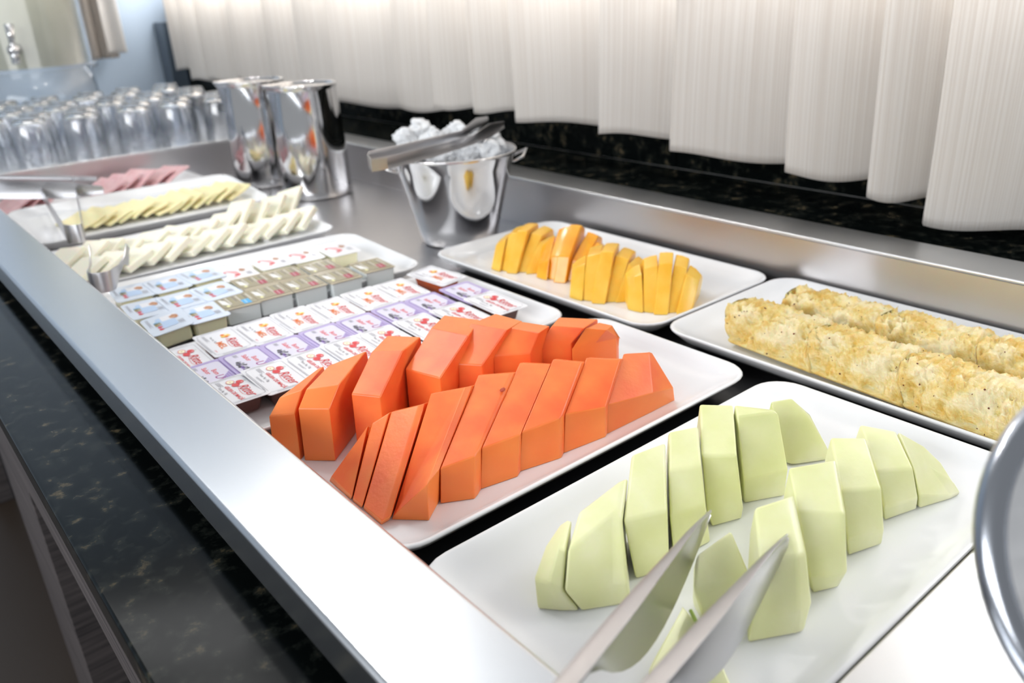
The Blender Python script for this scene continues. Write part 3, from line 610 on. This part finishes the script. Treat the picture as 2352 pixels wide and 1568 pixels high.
# small U tongs on the plates
def u_tongs(label, bl_, br_, ta, tb, h, tipw):
    bl_, br_, ta, tb = map(Vector, (bl_, br_, ta, tb)); mid = (bl_ + br_) / 2; back = (mid - (ta + tb) / 2); back.z = 0; back.normalize()
    bend = [bl_] + [mid + (bl_ - mid) * math.cos(a) + back * (bl_ - br_).length * .45 * math.sin(a) for a in [math.pi * k / 8 for k in range(1, 8)]] + [br_]
    H = Vector((0, 0, h)) + back * -.2 * h
    def arm(a, b): 
        K = Vector((.0012, -.0006, 0)); return [a, a.lerp(b, .3), a.lerp(b, .65), a.lerp(b, .85), b], [H, H * .55 + K, H * .45 + K, H * tipw + K, H * .25 + K]
    A1, A2 = arm(bl_, ta), arm(br_, tb)
    mk_tongs('small_tongs', label, (mid.x, mid.y, min(bl_.z, br_.z) - h), [('spring_bend', bend, [H] * len(bend), 0), ('arm', A1[0], A1[1], .0005), ('arm', A2[0], A2[1], -.0005)])
u_tongs('small steel spring tongs on the yellow cheese plate, arms pointing away', at(150, 535, .028), at(193, 533, .028), at(84, 424, .052), at(168, 408, .052), .014, .5)
u_tongs('small steel tongs with wide blades beside the butter portions', at(205, 645, .030), at(262, 640, .030), at(207, 577, .046), at(297, 575, .046), .0125, 1.15)

# ------------------------------------------------------------------ ice bucket
bc = Vector((.738, 1.040)); bk = thing('ice_bucket', 'tapered polished steel bucket heaped with ice', 'ice bucket', (bc.x, bc.y, -.0258))
bm = bmesh.new(); lathe(bm, [(.001, .0), (.056, .0), (.062, .004), (.067, .03), (.079, .08), (.089, .118), (.0955, .136), (.098, .1395), (.0965, .1410), (.094, .1385), (.0875, .118), (.0775, .08), (.064, .02), (.001, .018)], 56); obj('bucket_body', bm, CHROME, bk, True)
for s, az in ((1, rad(-25)), (-1, rad(155))):
    d = Vector((math.cos(az), math.sin(az), 0)); sd = Vector((-d.y, d.x, 0)); bm = bmesh.new()
    tube(bm, [d * .089 + sd * .018 + Vector((0, 0, .118)), d * .106 + sd * .017 + Vector((0, 0, .124)), d * .117 + sd * .0 + Vector((0, 0, .132)), d * .106 - sd * .017 + Vector((0, 0, .124)), d * .089 - sd * .018 + Vector((0, 0, .118))], .0022, 8); obj('handle', bm, CHROME, bk, True)
ICEL = ['at the far left edge of the heap', 'forming the tallest peak of the left heap', 'between the left peak and the middle dip', 'in the dip between the two peaks', 'forming the right peak behind the tongs', 'right of the right peak, under the tong arms', 'just in front of the tongs at the left', 'in front of the tongs in the middle', 'in front of the tongs, right of the middle', 'near the right side of the rim', 'against the right edge of the rim', 'low at the left under the tong bend', 'under the tong arms near the claws', 'under the claw ends of the tongs']
def ice(px, py, z, r, seed, nl=''):
    p = at(px, py, z); bm = bmesh.new(); bmesh.ops.create_icosphere(bm, subdivisions=4, radius=r * 1.3)
    for v in bm.verts:
        v.co *= 1 + .42 * mn.noise(v.co * (.9 / r) + Vector((seed, 0, 0))) - .5 * abs(mn.noise(v.co * (1.7 / r) + Vector((0, seed, 0)))) + .10 * mn.noise(v.co * (4 / r))
        v.co.z *= .85
    o = obj('ice_lump', bm, ICE, None, True); o.location = p; tag(o, 'white ice lump ' + nl, 'ice', 'ice lumps in the bucket')
for i, q in enumerate([(935, 318, .120, .017), (965, 300, .128, .018), (995, 318, .122, .016), (1022, 318, .118, .015), (1048, 300, .128, .015), (1066, 318, .12, .012), (1000, 352, .104, .017), (1040, 352, .102, .016), (1085, 350, .104, .017), (1122, 348, .106, .015), (1148, 338, .108, .011), (950, 348, .104, .014), (1090, 322, .106, .016), (1130, 318, .106, .014)]):
    ice(*q, i * 3.7, ICEL[i])
# claw tongs across the bucket
A0 = at(868, 386, .126); 
k1 = [at(850, 362, .131), at(960, 336, .131), at(1060, 310, .132), at(1095, 285, .135), at(1120, 274, .137)]
k2 = [at(890, 374, .130), at(985, 350, .130), at(1085, 322, .131), at(1125, 300, .134), at(1158, 286, .136)]
H = Vector((0, 0, .0085))
mk_tongs('ice_tongs', 'steel ice tongs laid across the rim of the ice bucket', (A0.x, A0.y, .12), [
    ('spring_bend', [k1[0], at(846, 370, .1305), at(854, 380, .130), k2[0]], [H] * 4, 0),
    ('arm', k1, [H, H, H * .8, H * 1.2, H * .6], .001), ('arm', k2, [H, H, H * .8, H * 1.3, H * .6], -.001)])

# ------------------------------------------------------------------ beverage pitchers
def pitcher(x, y, label, rz):
    r = thing('pitcher', label, 'pitcher', (x, y, -.0258), rz, None)
    bm = bmesh.new(); n = 56; prof = [(q_[0] * .875 if q_[0] > .01 else .001, q_[1] * .87) for q_ in [(.001, 0), (.074, 0), (.079, .004), (.080, .02), (.0775, .10), (.074, .18), (.0715, .235), (.073, .243), (.0745, .246), (.0735, .248), (.071, .245), (.0695, .235), (.072, .18), (.078, .02), (.001, .018)]]
    loops = []
    for rr, z in prof:
        lo = []
        for i in range(n):
            a = 2 * math.pi * i / n; k = max(0, math.cos(a)) ** 18 * max(0, (z - .175) / .04) * .22 if rr > .05 else 0
            lo.append((rr * (1 + k) * math.cos(a), rr * math.sin(a) * 1, z + (.004 * k if rr > .05 else 0)))
        loops.append(lo)
    rings(bm, loops, True, True); obj('pitcher_body', bm, CHROME, r, True)
    bm = bmesh.new(); lathe(bm, [(.0600, .2080), (.0600, .2115), (.02, .2135), (.001, .2135)], 40); obj('pitcher_lid', bm, CHROME, r, True)
    pts = [(0, -.060, .185), (0, -.085, .192), (0, -.103, .178), (0, -.105, .13), (0, -.101, .08), (0, -.088, .045), (0, -.068, .038)]
    ribbon('handle', pts, [Vector((.009, 0, 0))] * 7, .001, CHROME, r)
    return r
pitcher(.742, 1.530, 'larger looking polished steel pitcher, the nearer of the two', rad(150))
pitcher(.722, 1.722, 'polished steel pitcher partly hidden behind the nearer one', rad(160))

# ------------------------------------------------------------------ upturned glasses on the far deck
def glass_mesh():
    bm = bmesh.new(); lathe(bm, [(.0400, .0), (.0410, .003), (.0385, .045), (.0345, .085), (.0300, .0985), (.0275, .100), (.001, .100), (.001, .0925), (.0260, .0925), (.0290, .088), (.0335, .070), (.0365, .04), (.0386, .0)], 28)
    # flutes around the body
    for v in bm.verts:
        rr = math.hypot(v.co.x, v.co.y)
        if .01 < v.co.z < .09 and rr > .02:
            a = math.atan2(v.co.y, v.co.x); k = 1 + .018 * math.cos(14 * a); v.co.x *= k; v.co.y *= k
    bmesh.ops.recalc_face_normals(bm, faces=bm.faces); me = bpy.data.meshes.new('drinking_glass'); bm.to_mesh(me); bm.free(); me.materials.append(GLASS)
    for p in me.polygons: p.use_smooth = True
    return me
GLASSB = mat('thick_glass', (1, 1, 1), .03, 0, IOR=1.45, Transmission_Weight=1)
GM = glass_mesh(); GM.materials.append(GLASSB)
for p in GM.polygons:
    if p.center.z > .089: p.material_index = 1
rn = random.Random(8)
rown = ['front row', 'second row', 'third row', 'fourth row', 'fifth row', 'back row']
cols = [.240, .335, .432, .545, .640, .742]
for r_ in range(6):
    for c_ in range(6):
        x = cols[c_] + (.035 if r_ % 2 else 0) + rn.uniform(-.004, .004); y = 1.985 + .094 * r_ + rn.uniform(-.003, .003)
        if x > .86: continue
        o = bpy.data.objects.new('drinking_glass', GM); C.objects.link(o); o.location = (x, y, .0402); o.rotation_euler = (0, 0, rn.random() * 3)
        tag(o, 'upturned clear glass, %s from the left in the %s on the far deck' % (['first', 'second', 'third', 'fourth', 'fifth', 'sixth'][c_], rown[r_]), 'glass', 'upturned drinking glasses on the far deck')

# ------------------------------------------------------------------ juice dispenser
dx, dy = .505, 2.74
ds = thing('juice_dispenser', 'tall clear drink dispenser of pale yellow juice behind the glasses', 'drink dispenser', (dx, dy, .0402))
bm = bmesh.new(); lathe(bm, [(.165, .0), (.168, .0), (.160, .155), (.157, .155), (.165, .0)], 56); obj('dispenser_base', bm, ACRY, ds, True)
bm = bmesh.new(); lathe(bm, [(.150, .150), (.176, .150), (.178, .156), (.176, .163), (.172, .164), (.166, .162), (.166, .60), (.162, .60), (.162, .160), (.001, .160)], 56); obj('dispenser_tank', bm, ACRY, ds, True)
bm = bmesh.new(); lathe(bm, [(.001, .163), (.157, .163), (.157, .56), (.001, .56)], 56); obj('juice', bm, JUICE, ds, True)
td = Vector((-.30, -.95, 0)).normalized(); bm = bmesh.new(); tube(bm, [td * .165 + Vector((0, 0, .215)), td * .20 + Vector((0, 0, .215)), td * .225 + Vector((0, 0, .212))], [.016, .015, .013], 16); tube(bm, [td * .212 + Vector((0, 0, .218)), td * .217 + Vector((0, 0, .18))], .010, 12); obj('tap', bm, CHROME, ds, True)
bm = bmesh.new(); tube(bm, [td * .207 + Vector((0, 0, .222)), td * .205 + Vector((.004, 0, .275))], [.006, .011], 12); obj('tap_lever', bm, CHROME, ds, True)

# ------------------------------------------------------------------ curtains
def curtain(name, label, fn, n, zt, m, nz=26, group=None):
    """fn(t)->(x,y,hem_z)"""
    bm = bmesh.new(); uv = bm.loops.layers.uv.new('UVMap'); cols_ = []; L = 0; prev = None; us = []
    for i in range(n + 1):
        x, y, zh = fn(i / n)
        if prev: L += math.hypot(x - prev[0], y - prev[1])
        prev = (x, y); us.append(L)
        col = []
        for k in range(nz + 1):
            t = k / nz; zz = zh + (zt - zh) * t ** 1.4; col.append(bm.verts.new((x + .006 * math.sin(9 * zz + y * 7) * t, y + .004 * math.sin(7 * zz + y * 9), zz)))
        cols_.append(col)
    for i in range(n):
        for k in range(nz):
            f = bm.faces.new((cols_[i][k], cols_[i + 1][k], cols_[i + 1][k + 1], cols_[i][k + 1]))
            for l, (a, b) in zip(f.loops, ((i, k), (i + 1, k), (i + 1, k + 1), (i, k + 1))): l[uv].uv = (us[a], cols_[a][b].co.z)
    c0 = Vector((1.0, cols_[0][0].co.y, 0)); bmesh.ops.translate(bm, verts=bm.verts, vec=-c0)
    o = obj(name, bm, m, None, True); o.location = c0; s = o.modifiers.new('solid', 'SOLIDIFY'); s.thickness = .0016; s.offset = 0
    return tag(o, label, 'curtain', group)
def folds(ks, xa, xb, jit=0):
    """ks: list of (y_left_edge, hem_z) from near (small y) to far; saw-like folds, bulging at each left edge"""
    def fn(t):
        u = t * (len(ks) - 1); i = min(int(u), len(ks) - 2); f = u - i
        y0, z0 = ks[i]; y1, z1 = ks[i + 1]                       # y0<y1 : fold's receding end at y0, protruding edge at y1
        # f 0..1: near end -> far (left) edge
        if f < .80:
            g_ = f / .80; x = xb + (xa - xb) * (1 - (1 - g_) ** 1.5) ; x += -.006 * math.sin(math.pi * g_); y = y0 + (y1 - y0) * (g_ * 1.04 - .02)
        else:
            g_ = (f - .80) / .20; s_ = g_ * g_ * (3 - 2 * g_); x = xa + (xb - xa) * s_; y = y0 + (y1 - y0) * (1.02 + .012 * math.sin(math.pi * g_) - .04 * g_)
        zz = z0 + (z1 - z0) * f if i < 0 else z1 + .004 * math.sin(f * 7 + i) * 1
        nx = ks[min(i + 2, len(ks) - 1)][1]
        if f > .80: zz = zz + (nx - zz) * ((f - .80) / .20)
        return x, y, zz
    return fn
near = [(.27, .060), (.420, .062), (.494, .081), (.606, .094), (.797, .101), (.950, .116), (1.162, .120), (1.283, .127), (1.41, .125), (1.545, .112), (1.82, .108)]
curtain('curtain', 'cream ribbed curtain hanging in deep folds over the back of the well', folds(near, .966, 1.032), 330, 1.25, CLOTH)
far = [(1.86, .118), (2.02, .120), (2.2, .127), (2.45, .130), (2.68, .118), (2.83, .112), (2.96, .14)]
curtain('curtain', 'cream curtain panel behind the steel pitchers', folds(far, .985, 1.035), 170, 1.25, CLOTH)
def sidec(t):
    return .80 + .10 * t, 3.255 + .012 * math.sin(t * 16), .192
curtain('curtain', 'beige curtain edge hanging beside the juice dispenser', lambda t: (.775 + .115 * t, 3.24 + .012 * math.sin(t * 15), .180), 60, 1.25, CLOTH2)
curtain('curtain', 'narrow off-white curtain strip in front of the beige one', lambda t: (.845 + .060 * t, 3.205 + .008 * math.sin(t * 5), .196), 24, 1.25, CLOTH)

# ------------------------------------------------------------------ steel lid at the near end
kk = 1.07; Cn = CAM + (Vector((.343, .032, .131)) - CAM) * kk; nrm = Vector((-.482, -.601, .638)).normalized(); rl = .0802 * kk
ld = thing('pan_lid', 'round brushed steel lid with a thick rolled rim standing at the near end', 'lid', (Cn.x, Cn.y, .0505))
Q = nrm.to_track_quat('Z', 'Y').to_matrix().to_4x4()
def lidpart(name, prof, m, n=80):
    bm = bmesh.new(); lathe(bm, prof, n); bmesh.ops.transform(bm, matrix=Matrix.Translation(Cn - Vector((Cn.x, Cn.y, .0505))) @ Q, verts=bm.verts); return obj(name, bm, m, ld, True)
LIDS = mat('brushed_lid_steel', (.93, .93, .94), .5, 1); bump(LIDS, 25, .5, .002, (1, 1, 4))
lidpart('lid_disc', [(.001, -.012), (rl * .5, -.010), (rl * .82, -.005), (rl - .006, -.001), (rl - .006, -.003), (rl * .82, -.0065), (rl * .5, -.0115), (.001, -.0135)], LIDS)
lidpart('rolled_rim', [(rl - .0065 + .0062 * math.cos(a), .0062 * math.sin(a) + .001) for a in [2 * math.pi * k / 14 for k in range(15)]], mat('dark_rim_steel', (.42, .44, .48), .22, 1))
